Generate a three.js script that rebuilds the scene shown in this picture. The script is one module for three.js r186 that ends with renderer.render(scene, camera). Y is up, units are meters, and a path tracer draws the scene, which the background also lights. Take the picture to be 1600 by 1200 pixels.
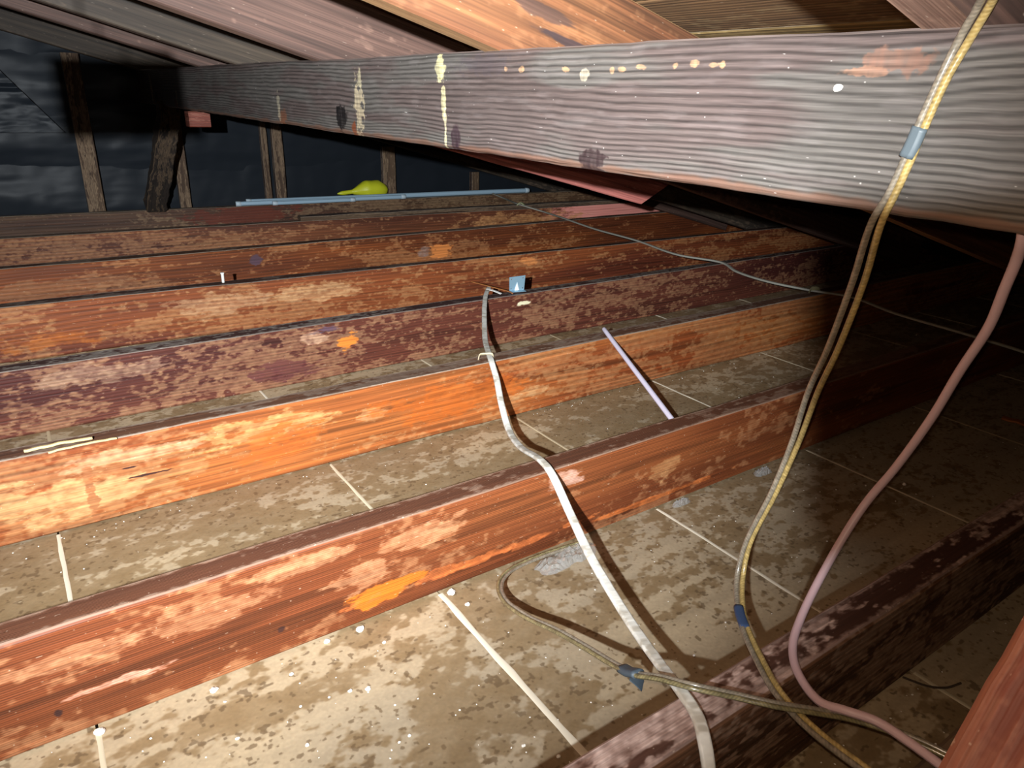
import * as THREE from 'three';
import { mergeGeometries } from 'three/addons/utils/BufferGeometryUtils.js';

// ---------------------------------------------------------------- camera, light, exposure
// x runs along the ceiling joists, y is up, -z runs along the big beam towards the gable wall; y = 0 is the upper face of the ceiling boards
const scene = new THREE.Scene();
scene.background = new THREE.Color(0x000000);
const EYE = new THREE.Vector3(0, 0.68, 0);
const camera = new THREE.PerspectiveCamera(56.168, 4 / 3, 0.004, 30);
const CAM_AXES = new THREE.Matrix4().makeBasis(
  new THREE.Vector3(0.8235, 0.02996, 0.56652), new THREE.Vector3(0.18802, 0.92775, -0.32238), new THREE.Vector3(-0.53525, 0.372, 0.75837));
camera.quaternion.setFromRotationMatrix(CAM_AXES);
camera.position.copy(EYE);
scene.add(camera);

const renderer = new THREE.WebGLRenderer({ antialias: true });
renderer.toneMapping = THREE.LinearToneMapping;
renderer.toneMappingExposure = 1.0;
renderer.shadowMap.enabled = true;

// a hand torch held left of, behind and above the phone, and the phone's own small LED
const TORCH = { pos: [-0.231, 0.758, 0.13], aim: [0.74, 0.47, -1.95], power: 29, angle: 0.80, color: 0xf3faff };
const LED = { power: 0.52, color: 0xffe2c2 };

// ---------------------------------------------------------------- helpers
let seedState = 7;
const rnd = () => { seedState = (seedState * 1664525 + 1013904223) >>> 0; return seedState / 4294967296; };
const reseed = s => { seedState = s >>> 0; rnd(); rnd(); };
const rr = (a, b) => a + (b - a) * rnd();
const PERM = new Uint8Array(512), VAL = new Float32Array(256);
reseed(1234);
{ const p = [...Array(256).keys()];
  for (let i = 255; i > 0; i--) { const j = Math.floor(rnd() * (i + 1)); [p[i], p[j]] = [p[j], p[i]]; }
  for (let i = 0; i < 512; i++) PERM[i] = p[i & 255];
  for (let i = 0; i < 256; i++) VAL[i] = rnd(); }
function vnoise(x, y) {
  const xi = Math.floor(x), yi = Math.floor(y); let fx = x - xi, fy = y - yi;
  fx = fx * fx * (3 - 2 * fx); fy = fy * fy * (3 - 2 * fy);
  const X = xi & 255, Y = yi & 255, a = PERM[X] + Y, b = PERM[(X + 1) & 255] + Y;
  const v00 = VAL[PERM[a & 511]], v01 = VAL[PERM[(a + 1) & 511]], v10 = VAL[PERM[b & 511]], v11 = VAL[PERM[(b + 1) & 511]];
  return (v00 + (v10 - v00) * fx) + ((v01 + (v11 - v01) * fx) - (v00 + (v10 - v00) * fx)) * fy;
}
function fbm(x, y, o = 4, g = 0.5) { let s = 0, a = 1, t = 0; for (let i = 0; i < o; i++) { s += a * vnoise(x + i * 17.3, y + i * 9.1); t += a; a *= g; x *= 2.03; y *= 2.03; } return s / t; }
const sm = (a, b, x) => { const t = Math.min(1, Math.max(0, (x - a) / (b - a))); return t * t * (3 - 2 * t); };
const lerp = (a, b, t) => a + (b - a) * t;
const mixc = (a, b, t) => [lerp(a[0], b[0], t), lerp(a[1], b[1], t), lerp(a[2], b[2], t)];
const mulc = (a, k) => [a[0] * k, a[1] * k, a[2] * k];
const clamp255 = v => v < 0 ? 0 : v > 255 ? 255 : v;

function texPair(w, h, fn) {   // fn(u, v) -> [r, g, b, relief]; sRGB colours 0..255, relief 0..1
  const c = new Uint8Array(w * h * 4), b = new Uint8Array(w * h * 4);
  for (let j = 0; j < h; j++) for (let i = 0; i < w; i++) {
    const q = fn((i + 0.5) / w, (j + 0.5) / h), k = (j * w + i) * 4;
    c[k] = clamp255(q[0]); c[k + 1] = clamp255(q[1]); c[k + 2] = clamp255(q[2]); c[k + 3] = 255;
    const r = clamp255(q[3] * 255); b[k] = b[k + 1] = b[k + 2] = r; b[k + 3] = 255;
  }
  const mk = (d, srgb) => { const t = new THREE.DataTexture(d, w, h, THREE.RGBAFormat); t.wrapS = t.wrapT = THREE.MirroredRepeatWrapping; t.magFilter = THREE.LinearFilter; t.minFilter = THREE.LinearMipmapLinearFilter; t.generateMipmaps = true; if (srgb) t.colorSpace = THREE.SRGBColorSpace; t.needsUpdate = true; return t; };
  return { map: mk(c, true), bumpMap: mk(b, false) };
}
const pairMat = (p, o) => new THREE.MeshPhysicalMaterial({ map: p.map, bumpMap: p.bumpMap, ...o });
const std = (hex, rough = 0.7, extra = {}) => new THREE.MeshPhysicalMaterial({ color: hex, roughness: rough, ...extra });

const used = {};
function numbered(n) { if (used[n] === undefined) { used[n] = 0; return n; } used[n]++; return n + '_' + String(used[n]).padStart(3, '0'); }
function shade(o) { o.traverse(m => { if (m.isMesh) { m.castShadow = true; m.receiveShadow = true; } }); return o; }
function mesh(name, geo, mat, parent) { const m = new THREE.Mesh(geo, mat); m.name = parent ? name : numbered(name); m.castShadow = m.receiveShadow = true; (parent || scene).add(m); return m; }
function tag(o, label, category, group, kind) { o.userData.label = label; o.userData.category = category; if (group) o.userData.group = group; if (kind) o.userData.kind = kind; return o; }
function group(name, pos, label, category, grp) { const g = new THREE.Group(); g.name = numbered(name); g.position.set(...pos); scene.add(g); return tag(g, label, category, grp); }
const structure = o => { o.userData.kind = 'structure'; return o; };

// a sawn timber: length along +x from 0, section y 0..h, z 0..-w; ends may be cut on a slant (x as a function of y); atlas uv: faces in v 0..0.68, edges in v 0.70..0.99
function timber({ len, h, w, x0 = y => 0, x1 = null, nx = 40, bev = 0.003, wob = 0.0012, u0 = 0, uL = 2.4, seed = 1, tip = null }) {
  const X1 = x1 || (() => len), V = [], U = [], I = [];
  const wb = (t, k) => (fbm(t * len * 5 + seed * 13.7, k * 31.1, 3) - 0.5) * 2 * wob + (fbm(t * len * 40 + seed * 3.1, k * 17.7, 2) - 0.5) * wob;
  // section corners, counter-clockwise seen from +x, each with (y, z, corner id)
  const P = [[bev, 0, 0], [h - bev, 0, 1], [h, -bev, 1], [h, -w + bev, 2], [h - bev, -w, 2], [bev, -w, 3], [0, -w + bev, 3], [0, -bev, 0]];
  const strips = [[0, 1, 0.0, 0.68], [1, 2, 0.68, 0.70], [2, 3, 0.70, 0.98], [3, 4, 0.98, 1.0], [4, 5, 0.68, 0.0], [5, 6, 0.0, 0.02], [6, 7, 0.98, 0.70], [7, 0, 0.02, 0.0]];
  const point = (t, p) => { const y = p[0] + wb(t, p[2]), z = p[1] + wb(t, p[2] + 7); return [lerp(x0(p[0]), X1(p[0]), t), y, z]; };
  for (const [a, b, va, vb] of strips) {
    const base = V.length / 3;
    for (let i = 0; i <= nx; i++) for (const [p, v] of [[P[a], va], [P[b], vb]]) { const q = point(i / nx, p); V.push(...q); U.push((q[0] - u0) / uL, v); }
    for (let i = 0; i < nx; i++) { const k = base + i * 2; I.push(k, k + 2, k + 1, k + 1, k + 2, k + 3); }
  }
  for (const t of [0, 1]) {
    const base = V.length / 3;
    for (const p of P) { const q = point(t, p); V.push(...q); U.push((q[0] - u0) / uL + (p[1] * 0.4) / uL, 0.1 + p[0] / h * 0.5); }
    for (let i = 1; i < 7; i++) t ? I.push(base, base + i, base + i + 1) : I.push(base, base + i + 1, base + i);
  }
  const g = new THREE.BufferGeometry(); g.setAttribute('position', new THREE.Float32BufferAttribute(V, 3)); g.setAttribute('uv', new THREE.Float32BufferAttribute(U, 2)); g.setIndex(I);
  // the strips above wind for outward normals; checked once and flipped if needed
  g.computeVertexNormals();
  if (g.attributes.normal.getZ(0) < 0) { for (let i = 0; i < I.length; i += 3) [I[i + 1], I[i + 2]] = [I[i + 2], I[i + 1]]; g.setIndex(I); g.computeVertexNormals(); }
  return g;
}
// sweep a closed profile [[side, up], ...] along points
function sweep(pts, prof, n = 120, closedEnds = true, upHint = new THREE.Vector3(0, 1, 0), wobble = 0, seed = 0) {
  const curve = new THREE.CatmullRomCurve3(pts.map(p => new THREE.Vector3(...p)), false, 'centripetal');
  const L = curve.getLength(), V = [], U = [], I = [], m = prof.length;
  for (let i = 0; i <= n; i++) {
    const t = i / n, p = curve.getPointAt(t), T = curve.getTangentAt(t);
    const side = new THREE.Vector3().crossVectors(T, upHint).normalize(), up = new THREE.Vector3().crossVectors(side, T).normalize();
    const ox = wobble * (fbm(t * L * 60 + seed, 3.3, 2) - 0.5), oy = wobble * (fbm(t * L * 60 + seed, 8.8, 2) - 0.5);
    for (let j = 0; j <= m; j++) { const [a, b] = prof[j % m]; const q = p.clone().addScaledVector(side, a + ox).addScaledVector(up, b + oy); V.push(q.x, q.y, q.z); U.push(t * L, j / m); }
  }
  for (let i = 0; i < n; i++) for (let j = 0; j < m; j++) { const a = i * (m + 1) + j, b = a + m + 1; I.push(a, a + 1, b, b, a + 1, b + 1); }
  if (closedEnds) for (const e of [0, n]) { const c = V.length / 3; const p = curve.getPointAt(e / n); V.push(p.x, p.y, p.z); U.push(e ? L : 0, 0.5); for (let j = 0; j < m; j++) { const a = e * (m + 1) + j; e ? I.push(c, a, a + 1) : I.push(c, a + 1, a); } }
  const g = new THREE.BufferGeometry(); g.setAttribute('position', new THREE.Float32BufferAttribute(V, 3)); g.setAttribute('uv', new THREE.Float32BufferAttribute(U, 2)); g.setIndex(I); g.computeVertexNormals();
  const nn = g.attributes.normal, P = g.attributes.position, c0 = curve.getPointAt(0);
  const d = new THREE.Vector3(P.getX(0) - c0.x, P.getY(0) - c0.y, P.getZ(0) - c0.z);
  if (d.x * nn.getX(0) + d.y * nn.getY(0) + d.z * nn.getZ(0) < 0) { for (let i = 0; i < I.length; i += 3) [I[i + 1], I[i + 2]] = [I[i + 2], I[i + 1]]; g.setIndex(I); g.computeVertexNormals(); }
  return g;
}
const ring = (rx, ry = rx, n = 10) => [...Array(n).keys()].map(i => [rx * Math.cos(i / n * 6.28318), ry * Math.sin(i / n * 6.28318)]);
const slot = (w, t, n = 5) => { const o = [], r = t / 2; for (let i = 0; i <= n; i++) { const a = -Math.PI / 2 + Math.PI * i / n; o.push([w / 2 - r + r * Math.cos(a), r * Math.sin(a)]); } for (let i = 0; i <= n; i++) { const a = Math.PI / 2 + Math.PI * i / n; o.push([-w / 2 + r + r * Math.cos(a), r * Math.sin(a)]); } return o; };
// irregular flat-bottomed lump
function lump(rx, ry, rz, seed, det = 1) {
  const g = new THREE.IcosahedronGeometry(1, det), p = g.attributes.position;
  for (let i = 0; i < p.count; i++) { const x = p.getX(i), y = p.getY(i), z = p.getZ(i), k = 0.65 + 0.7 * fbm(x * 1.7 + seed * 7.1 + 20, y * 1.7 + z * 2.3 + seed + 20, 2); p.setXYZ(i, x * rx * k, Math.max(y, -0.6) * ry * k + ry * 0.6 * k, z * rz * k); }
  g.computeVertexNormals(); return g;
}

// ---------------------------------------------------------------- materials: timber painter
// blotches: {s, h, rs, rh, c, k}: a stain or dust patch with a ragged outline, s metres along, h metres up the face
function woodPair(o) {
  const W = o.W || 2048, Hh = o.H || 256, faceH = o.faceH || 0.144, edgeW = o.edgeW || 0.046, sd = o.seed;
  return texPair(W, Hh, (u, v) => {
    const s = o.u0 + u * o.uL, top = v > 0.69;
    const h = top ? (v - 0.70) / 0.28 * edgeW : v / 0.68 * faceH;
    const sx = s + sd * 11.3, hy = h + sd * 0.77 + (top ? 3.1 : 0);
    const fine = fbm(sx * 9, hy * 520, 2), warp = fbm(sx * (o.wf || 1.6), hy * 9, 3) - 0.5;
    const rings = 0.5 + 0.5 * Math.sin(6.28318 * (hy / o.pitch + warp * o.warp));
    const sharp = o.sharp ? Math.pow(rings, o.sharp) : rings;
    const tone = sm(0.3, 0.7, fbm(sx * 1.4, hy * 11, 4));
    let c = mixc(o.a, o.b, tone);
    c = mulc(c, 0.80 + o.ringAmt * (sharp - 0.4) + 0.34 * (fine - 0.3));
    const streak = sm(0.66, 0.74, fbm(sx * 2.2 + 40, hy * 70, 3)); c = mulc(c, 1 - 0.17 * streak);
    // dry dust lying in patches with ragged outlines
    const low = fbm(sx * 1.7 + 5, hy * 5, 3), fs = o.fs || 1, hi = fbm(sx * 95, hy * 130, 3), mid = fbm(sx * 7 * fs + 9, hy * 24 * fs, 3), med = fbm(sx * 34 * fs + 2, hy * 60 * fs, 3);
    const n = mid * 0.42 + med * (0.2 + o.speck) + hi * 0.22 + (0.16 - o.speck) * 0.5 + (low - 0.5) * 0.5;
    let d = sm(0.452, 0.556, n + (top ? o.dustTop : o.dust)) * o.dustK;
    d *= 0.45 + 1.1 * hi;
    if (top) { c = mixc(c, o.topc || [58, 42, 38], 0.72); const e = Math.min(h, edgeW - h); d = Math.max(d, sm(0.007, 0.0, e + (hi - 0.5) * 0.012) * 0.7); c = mixc(c, mulc(o.topdust || [150, 134, 118], 0.8 + 0.4 * fine), d); }
    else c = mixc(c, mulc(o.dustc, 0.84 + 0.22 * fine + 0.14 * sharp), d);
    let rel = 0.5 + 0.25 * (sharp - 0.5) + 0.3 * (fine - 0.5) + 0.15 * d;
    if (!top && o.blots) for (const q of o.blots) {
      const dx = (s - q.s) / q.rs, dy = (h - q.h) / q.rh, r2 = dx * dx + dy * dy;
      if (r2 > 5) continue;
      const e = Math.sqrt(r2) + (fbm(s * 20 + q.s * 5, h * 46 + q.h, 5, 0.66) - 0.5) * (q.n || 2.3) + (fine - 0.5) * 0.25, m = sm(1.08, 0.78, e) * (q.k || 1) * ((q.k || 1) < 0.9 ? 0.45 + 0.9 * hi : 1);
      c = mixc(c, mulc(q.c, 0.82 + 0.3 * fine + 0.1 * sharp), m);
    }
    // small pale specks of plaster dust stuck on
    const spk = vnoise(sx * 210, hy * 210); if (spk > 0.975) c = mixc(c, [205, 190, 170], 0.6);
    return [c[0], c[1], c[2], rel];
  });
}

// ---------------------------------------------------------------- roof slope: boards and rafters
const SLOPE = 0.267, RA = Math.atan(SLOPE), SOFFIT = x => 0.892 - SLOPE * x, RDEPTH = 0.138, DECK0 = 0.892 + RDEPTH / Math.cos(RA);
const XL = -1.55, ZB = 1.15, ZW = -3.84;
const deckEnd = DECK0 / SLOPE;                                   // where the boards reach the ceiling
const boardPairs = [
  woodPair({ seed: 31, u0: 0, uL: 5, W: 1024, H: 256, a: [166, 138, 84], b: [134, 108, 66], dustc: [165, 140, 95], dust: -0.12, dustTop: -0.1, dustK: 0.5, speck: 0.2, pitch: 0.012, warp: 2.2, ringAmt: 0.22, topc: [110, 90, 60] }),
  woodPair({ seed: 32, u0: 0, uL: 5, W: 1024, H: 256, a: [138, 104, 70], b: [104, 76, 50], dustc: [150, 125, 90], dust: -0.12, dustTop: -0.1, dustK: 0.5, speck: 0.2, pitch: 0.010, warp: 1.8, ringAmt: 0.2, topc: [100, 80, 55] })];
const boardMats = boardPairs.map(p => pairMat(p, { roughness: 0.8, bumpScale: 0.0015 }));
const roof = structure(mesh('ceiling', (() => { const g = new THREE.BoxGeometry(6.1, 0.06, ZB - ZW + 0.3); return g; })(), std(0x2a241f, 0.9)));
{ const cx = (XL - 0.15 + deckEnd) / 2; roof.position.set(cx + Math.sin(RA) * 0.06, DECK0 - SLOPE * cx + 0.06 * Math.cos(RA) + 0.006, (ZB + ZW) / 2); roof.rotation.z = -RA; roof.updateMatrixWorld();
  const bw = 0.14, n = Math.ceil(6.0 / bw), gv = [0, 1, 2].map(k => { const g = timber({ len: ZB - ZW + 0.2, h: bw - 0.004, w: 0.018, nx: 12, bev: 0.002, wob: 0.0015, uL: 5, seed: 60 + k }); g.rotateY(Math.PI / 2); return g; });
  // gv: length along -z, face normal +x after the turn; laid flat so that the broad face looks down
  gv.forEach(g => { g.rotateZ(-Math.PI / 2); });
  for (let i = 0; i < n; i++) { const m = mesh('roof_board', gv[i % 3], boardMats[(i * 7 + (i >> 2)) % 2], roof); m.position.set(-3.0 + i * bw + 0.002, -0.036, (ZB - ZW + 0.2) / 2 - (i % 3) * 0.02); }
}
const rafterTex = {
  pink: woodPair({ seed: 41, u0: -2, uL: 5.6, W: 2048, H: 256, faceH: RDEPTH, a: [124, 94, 82], b: [98, 72, 62], dustc: [146, 114, 98], dust: -0.10, dustTop: 0.0, dustK: 0.5, speck: 0.15, pitch: 0.02, warp: 1.5, ringAmt: 0.12, topc: [150, 116, 98], topdust: [165, 130, 110] }),
  grey: woodPair({ seed: 42, u0: -2, uL: 5.6, W: 1024, H: 256, faceH: RDEPTH, a: [92, 78, 64], b: [66, 55, 46], dustc: [118, 98, 80], dust: -0.08, dustTop: 0, dustK: 0.5, speck: 0.15, pitch: 0.02, warp: 1.5, ringAmt: 0.15, topc: [128, 100, 84], topdust: [140, 112, 96] }),
  orange: woodPair({ seed: 43, u0: -2, uL: 5.6, W: 2048, H: 256, faceH: RDEPTH, a: [158, 104, 66], b: [128, 80, 52], dustc: [172, 122, 84], dust: -0.1, dustTop: 0.05, dustK: 0.25, speck: 0.15, pitch: 0.03, warp: 1.8, ringAmt: 0.14, topc: [176, 136, 92], topdust: [196, 160, 112],
    blots: [{ s: 0.78, h: 0.045, rs: 0.11, rh: 0.007, c: [72, 54, 52], n: 1.0 }, { s: 0.66, h: 0.068, rs: 0.06, rh: 0.010, c: [88, 64, 54], k: 0.9, n: 1.0 }, { s: 0.9, h: 0.03, rs: 0.06, rh: 0.012, c: [190, 132, 86], k: 0.7 }, { s: 1.05, h: 0.09, rs: 0.05, rh: 0.02, c: [92, 64, 52], k: 0.6 }] })
};
const rafterMat = Object.fromEntries(Object.entries(rafterTex).map(([k, p]) => [k, pairMat(p, { roughness: 0.72, bumpScale: 0.0012 })]));
function rafter(zFar, kind, label, w = 0.045, xe = 3.22) {       // laid on the slope: local x runs down the roof
  const g = timber({ len: 1, x0: y => (XL + 0.02) / Math.cos(RA) + y * SLOPE, x1: y => xe / Math.cos(RA), h: RDEPTH, w, nx: 60, bev: 0.003, u0: -2, uL: 5.6, seed: Math.round(-zFar * 40) });
  // underside uses the bottom strip
  const m = mesh('rafter', g, rafterMat[kind]); m.position.set(0, SOFFIT(0), zFar + w); m.rotation.z = -RA;
  return tag(m, label, 'rafter', 'rafters under the roof slope');
}
rafter(-0.321, 'pink', 'reddish rafter crossing the top right corner above the beam');
rafter(-0.928, 'orange', 'orange-brown rafter with a dark curved knot above the middle of the beam');
rafter(-1.598, 'pink', 'pinkish-brown rafter left of the orange-brown rafter, above the beam');
rafter(-2.21, 'grey', 'grey-brown rafter second from the gable wall, top left');
rafter(-2.632, 'pink', 'rafter nearest the black sheeting, reappearing pink below the beam');
rafter(-3.78, 'grey', 'dark gable rafter on top of the studs against the black sheeting');
rafter(0.36, 'grey', 'rafter behind the viewpoint, out of the picture');

{ const g = timber({ len: 1, x1: y => 0.885 + y * 1.2, h: 0.075, w: 0.016, nx: 20, uL: 1.6, bev: 0.002, seed: 47 });
  const m = mesh('pink_board', g, pairMat(woodPair({ seed: 48, u0: 0, uL: 1.6, W: 512, H: 64, faceH: 0.12, a: [214, 128, 116], b: [190, 108, 98], dustc: [220, 150, 136], dust: -0.08, dustTop: -0.1, dustK: 0.4, speck: 0.1, pitch: 0.02, warp: 1.5, ringAmt: 0.08, topc: [200, 116, 106], topdust: [214, 140, 128] }), { roughness: 0.7, bumpScale: 0.0008 })); m.position.set(0.66, 0.612, -1.534); m.rotation.z = -0.2425; tag(m, 'salmon pink board beside a rafter, showing just below the beam', 'board'); }

// ---------------------------------------------------------------- ceiling boards underfoot
const FX0 = -0.45, FZ0 = 0.15, FL = 2.5;
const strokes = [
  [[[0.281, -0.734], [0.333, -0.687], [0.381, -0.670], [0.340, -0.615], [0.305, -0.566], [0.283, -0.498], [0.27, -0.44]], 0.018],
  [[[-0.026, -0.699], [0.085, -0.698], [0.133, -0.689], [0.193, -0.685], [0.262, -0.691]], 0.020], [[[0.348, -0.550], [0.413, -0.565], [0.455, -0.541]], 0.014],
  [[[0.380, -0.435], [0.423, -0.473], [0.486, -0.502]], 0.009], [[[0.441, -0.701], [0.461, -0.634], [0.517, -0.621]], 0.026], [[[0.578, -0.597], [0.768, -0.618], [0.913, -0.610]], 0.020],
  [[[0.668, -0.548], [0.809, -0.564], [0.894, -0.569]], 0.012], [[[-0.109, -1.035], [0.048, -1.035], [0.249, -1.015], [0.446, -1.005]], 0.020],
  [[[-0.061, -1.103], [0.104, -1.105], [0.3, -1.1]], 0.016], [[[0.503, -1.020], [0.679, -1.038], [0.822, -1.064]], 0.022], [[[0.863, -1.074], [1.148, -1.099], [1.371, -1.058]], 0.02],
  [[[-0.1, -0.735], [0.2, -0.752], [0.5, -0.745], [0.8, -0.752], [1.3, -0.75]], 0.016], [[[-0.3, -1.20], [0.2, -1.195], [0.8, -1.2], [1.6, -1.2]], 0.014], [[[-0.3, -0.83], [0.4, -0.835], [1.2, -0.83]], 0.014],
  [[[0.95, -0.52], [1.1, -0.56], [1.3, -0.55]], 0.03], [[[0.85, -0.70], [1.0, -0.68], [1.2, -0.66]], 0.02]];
function segd(x, z, a, b) { const dx = b[0] - a[0], dz = b[1] - a[1], t = Math.max(0, Math.min(1, ((x - a[0]) * dx + (z - a[1]) * dz) / (dx * dx + dz * dz))); return Math.hypot(x - a[0] - t * dx, z - a[1] - t * dz); }
const SG = 512, strokeGrid = new Float32Array(SG * SG);          // distance to the nearest stain streak, in streak widths
for (let j = 0; j < SG; j++) for (let i = 0; i < SG; i++) { const x = FX0 + (i + 0.5) / SG * FL, z = FZ0 - (j + 0.5) / SG * FL; let st = 9; for (const [p, w] of strokes) for (let q = 0; q + 1 < p.length; q++) { const d = segd(x, z, p[q], p[q + 1]) / w; if (d < st) st = d; } strokeGrid[j * SG + i] = st; }
const strokeAt = (u, v) => { const x = Math.min(SG - 1.01, Math.max(0, u * SG - 0.5)), y = Math.min(SG - 1.01, Math.max(0, v * SG - 0.5)), i = Math.floor(x), j = Math.floor(y), k = j * SG + i; return lerp(lerp(strokeGrid[k], strokeGrid[k + 1], x - i), lerp(strokeGrid[k + SG], strokeGrid[k + SG + 1], x - i), y - j); };
const floorPair = texPair(2048, 2048, (u, v) => {
  const x = FX0 + u * FL, z = FZ0 - v * FL;
  const lo = fbm(x * 2.3 + 3, z * 2.3 + 9, 3), mid = fbm(x * 14 + 31, z * 20 + 5, 3), med = fbm(x * 46 + 3, z * 62, 3), hi = fbm(x * 130, z * 170, 2), ff = fbm(x * 300, z * 300, 2);
  let c = mixc([178, 158, 128], [160, 144, 120], sm(0.35, 0.65, lo)); c = mulc(c, 0.94 + 0.1 * fbm(x * 3, z * 60, 2));
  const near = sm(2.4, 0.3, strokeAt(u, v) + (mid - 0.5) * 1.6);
  const far = z < -0.79 ? 1 : 0, right = sm(0.5, 0.75, x + (mid - 0.5) * 0.3);
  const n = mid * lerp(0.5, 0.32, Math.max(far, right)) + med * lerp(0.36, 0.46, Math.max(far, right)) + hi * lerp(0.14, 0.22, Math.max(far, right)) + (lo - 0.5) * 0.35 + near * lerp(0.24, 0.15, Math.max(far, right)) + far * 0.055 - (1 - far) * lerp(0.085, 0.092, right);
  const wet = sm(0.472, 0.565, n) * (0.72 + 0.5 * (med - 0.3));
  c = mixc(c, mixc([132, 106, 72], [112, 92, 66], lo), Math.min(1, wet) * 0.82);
  const dots = sm(0.72, 0.77, fbm(x * 130 + 7, z * 150, 2) + 0.25 * (mid - 0.5)); c = mixc(c, [88, 70, 50], dots * 0.55);
  c = mulc(c, 0.95 + 0.1 * ff);
  return [c[0], c[1], c[2], 0.5 + 0.2 * (ff - 0.5) + 0.25 * (fbm(x * 12, z * 12, 2) - 0.5) - 0.06 * wet];
});
const floorMat = pairMat(floorPair, { roughness: 0.5, bumpScale: 0.0012, specularIntensity: 0.5 });
const JZ = [-0.295, -0.7616, -1.22, -1.663, -2.135, -2.645, -3.12, -3.655];   // near faces (mean), first to eighth
const floor = structure(mesh('floor', new THREE.BoxGeometry(6.2, 0.06, ZB - ZW + 0.4), std(0x4a3f33, 0.95))); floor.position.set((XL + deckEnd) / 2 + 0.1, -0.0445, (ZB + ZW) / 2);
const seamMats = [std(0xd8cdb8, 0.9), std(0xb9a686, 0.9), std(0xc9bb9f, 0.9)];
{ const seamX = []; for (let k = -4; k <= 9; k++) seamX.push(-0.024 + k * 0.4435);
  const lines = [ZB, 0.64, 0.19, ...JZ.slice(0, 7).map(z => z - 0.023), ZW];   // panel ends lie under the joists
  const off = floor.position;
  const jog = (b, k) => { const q = (b * 31 + k * 17) % 7; return [0, 0.004, 0.007, -0.003, 0.010, 0.002, 0.012][q] * (b === 3 ? 0 : 1); };
  for (let b = 0; b + 1 < lines.length; b++) {
    const z0 = lines[b], z1 = lines[b + 1];
    for (let k = 0; k + 1 < seamX.length; k++) {
      const xa = seamX[k] + jog(b, k) + 0.0015, xb = Math.min(seamX[k + 1] + jog(b, k + 1) - 0.0015, deckEnd - 0.1); if (xb - xa < 0.05) continue;
      const g = new THREE.BoxGeometry(xb - xa, 0.012, z0 - z1 - 0.003), p = g.attributes.position, uv = g.attributes.uv, cx = (xa + xb) / 2, cz = (z0 + z1) / 2;
      const flip = ((b * 5 + k * 3) % 2 && !(b >= 3 && b <= 5 && k >= 3 && k <= 8)) ? 0.37 : 0;
      for (let i = 0; i < p.count; i++) uv.setXY(i, (p.getX(i) + cx - FX0) / FL + flip, (FZ0 - (p.getZ(i) + cz)) / FL + flip);
      const m = mesh('ceiling_panel', g, floorMat, floor); m.position.set(cx - off.x, -0.006 - off.y, cz - off.z);
    }
    for (let k = 1; k < seamX.length - 1; k++) {                  // ragged pale jointing strip over each seam
      const x = seamX[k] + jog(b, k); if (x > 3.2) continue;
      reseed(b * 101 + k * 7 + 3);
      const zz0 = z0 - (b > 2 ? 0.026 : 0), zz1 = z1 + 0.026, n = 16, V = [], U = [], I = []; const strong = (b === 3 && k === 5) ? 1.5 : 1;
      for (let i = 0; i <= n; i++) { const z = lerp(zz0, zz1, i / n), a = (0.0022 + 0.0022 * fbm(i * 0.9 + k * 3.1, b * 5.3, 2)) * strong, c = (0.0018 + 0.0022 * fbm(i * 0.8 + k * 1.7, b * 2.9 + 9, 2)) * strong, hh = rr(0.0006, 0.0014); V.push(x - a, 0.0001, z, x - a * 0.5, hh, z, x + c * 0.5, hh, z, x + c, 0.0001, z); for (let q = 0; q < 4; q++) U.push(z, q / 3); }
      for (let i = 0; i < n; i++) for (let q = 0; q < 3; q++) { const a = i * 4 + q; I.push(a, a + 1, a + 4, a + 1, a + 5, a + 4); }
      const g = new THREE.BufferGeometry(); g.setAttribute('position', new THREE.Float32BufferAttribute(V, 3)); g.setAttribute('uv', new THREE.Float32BufferAttribute(U, 2)); g.setIndex(I); g.computeVertexNormals();
      const m = mesh('joint_strip', g, seamMats[strong > 1 ? 0 : (b + k * 2) % 3], floor); m.position.set(-off.x, -off.y, -off.z);
    }
  }
}

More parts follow.
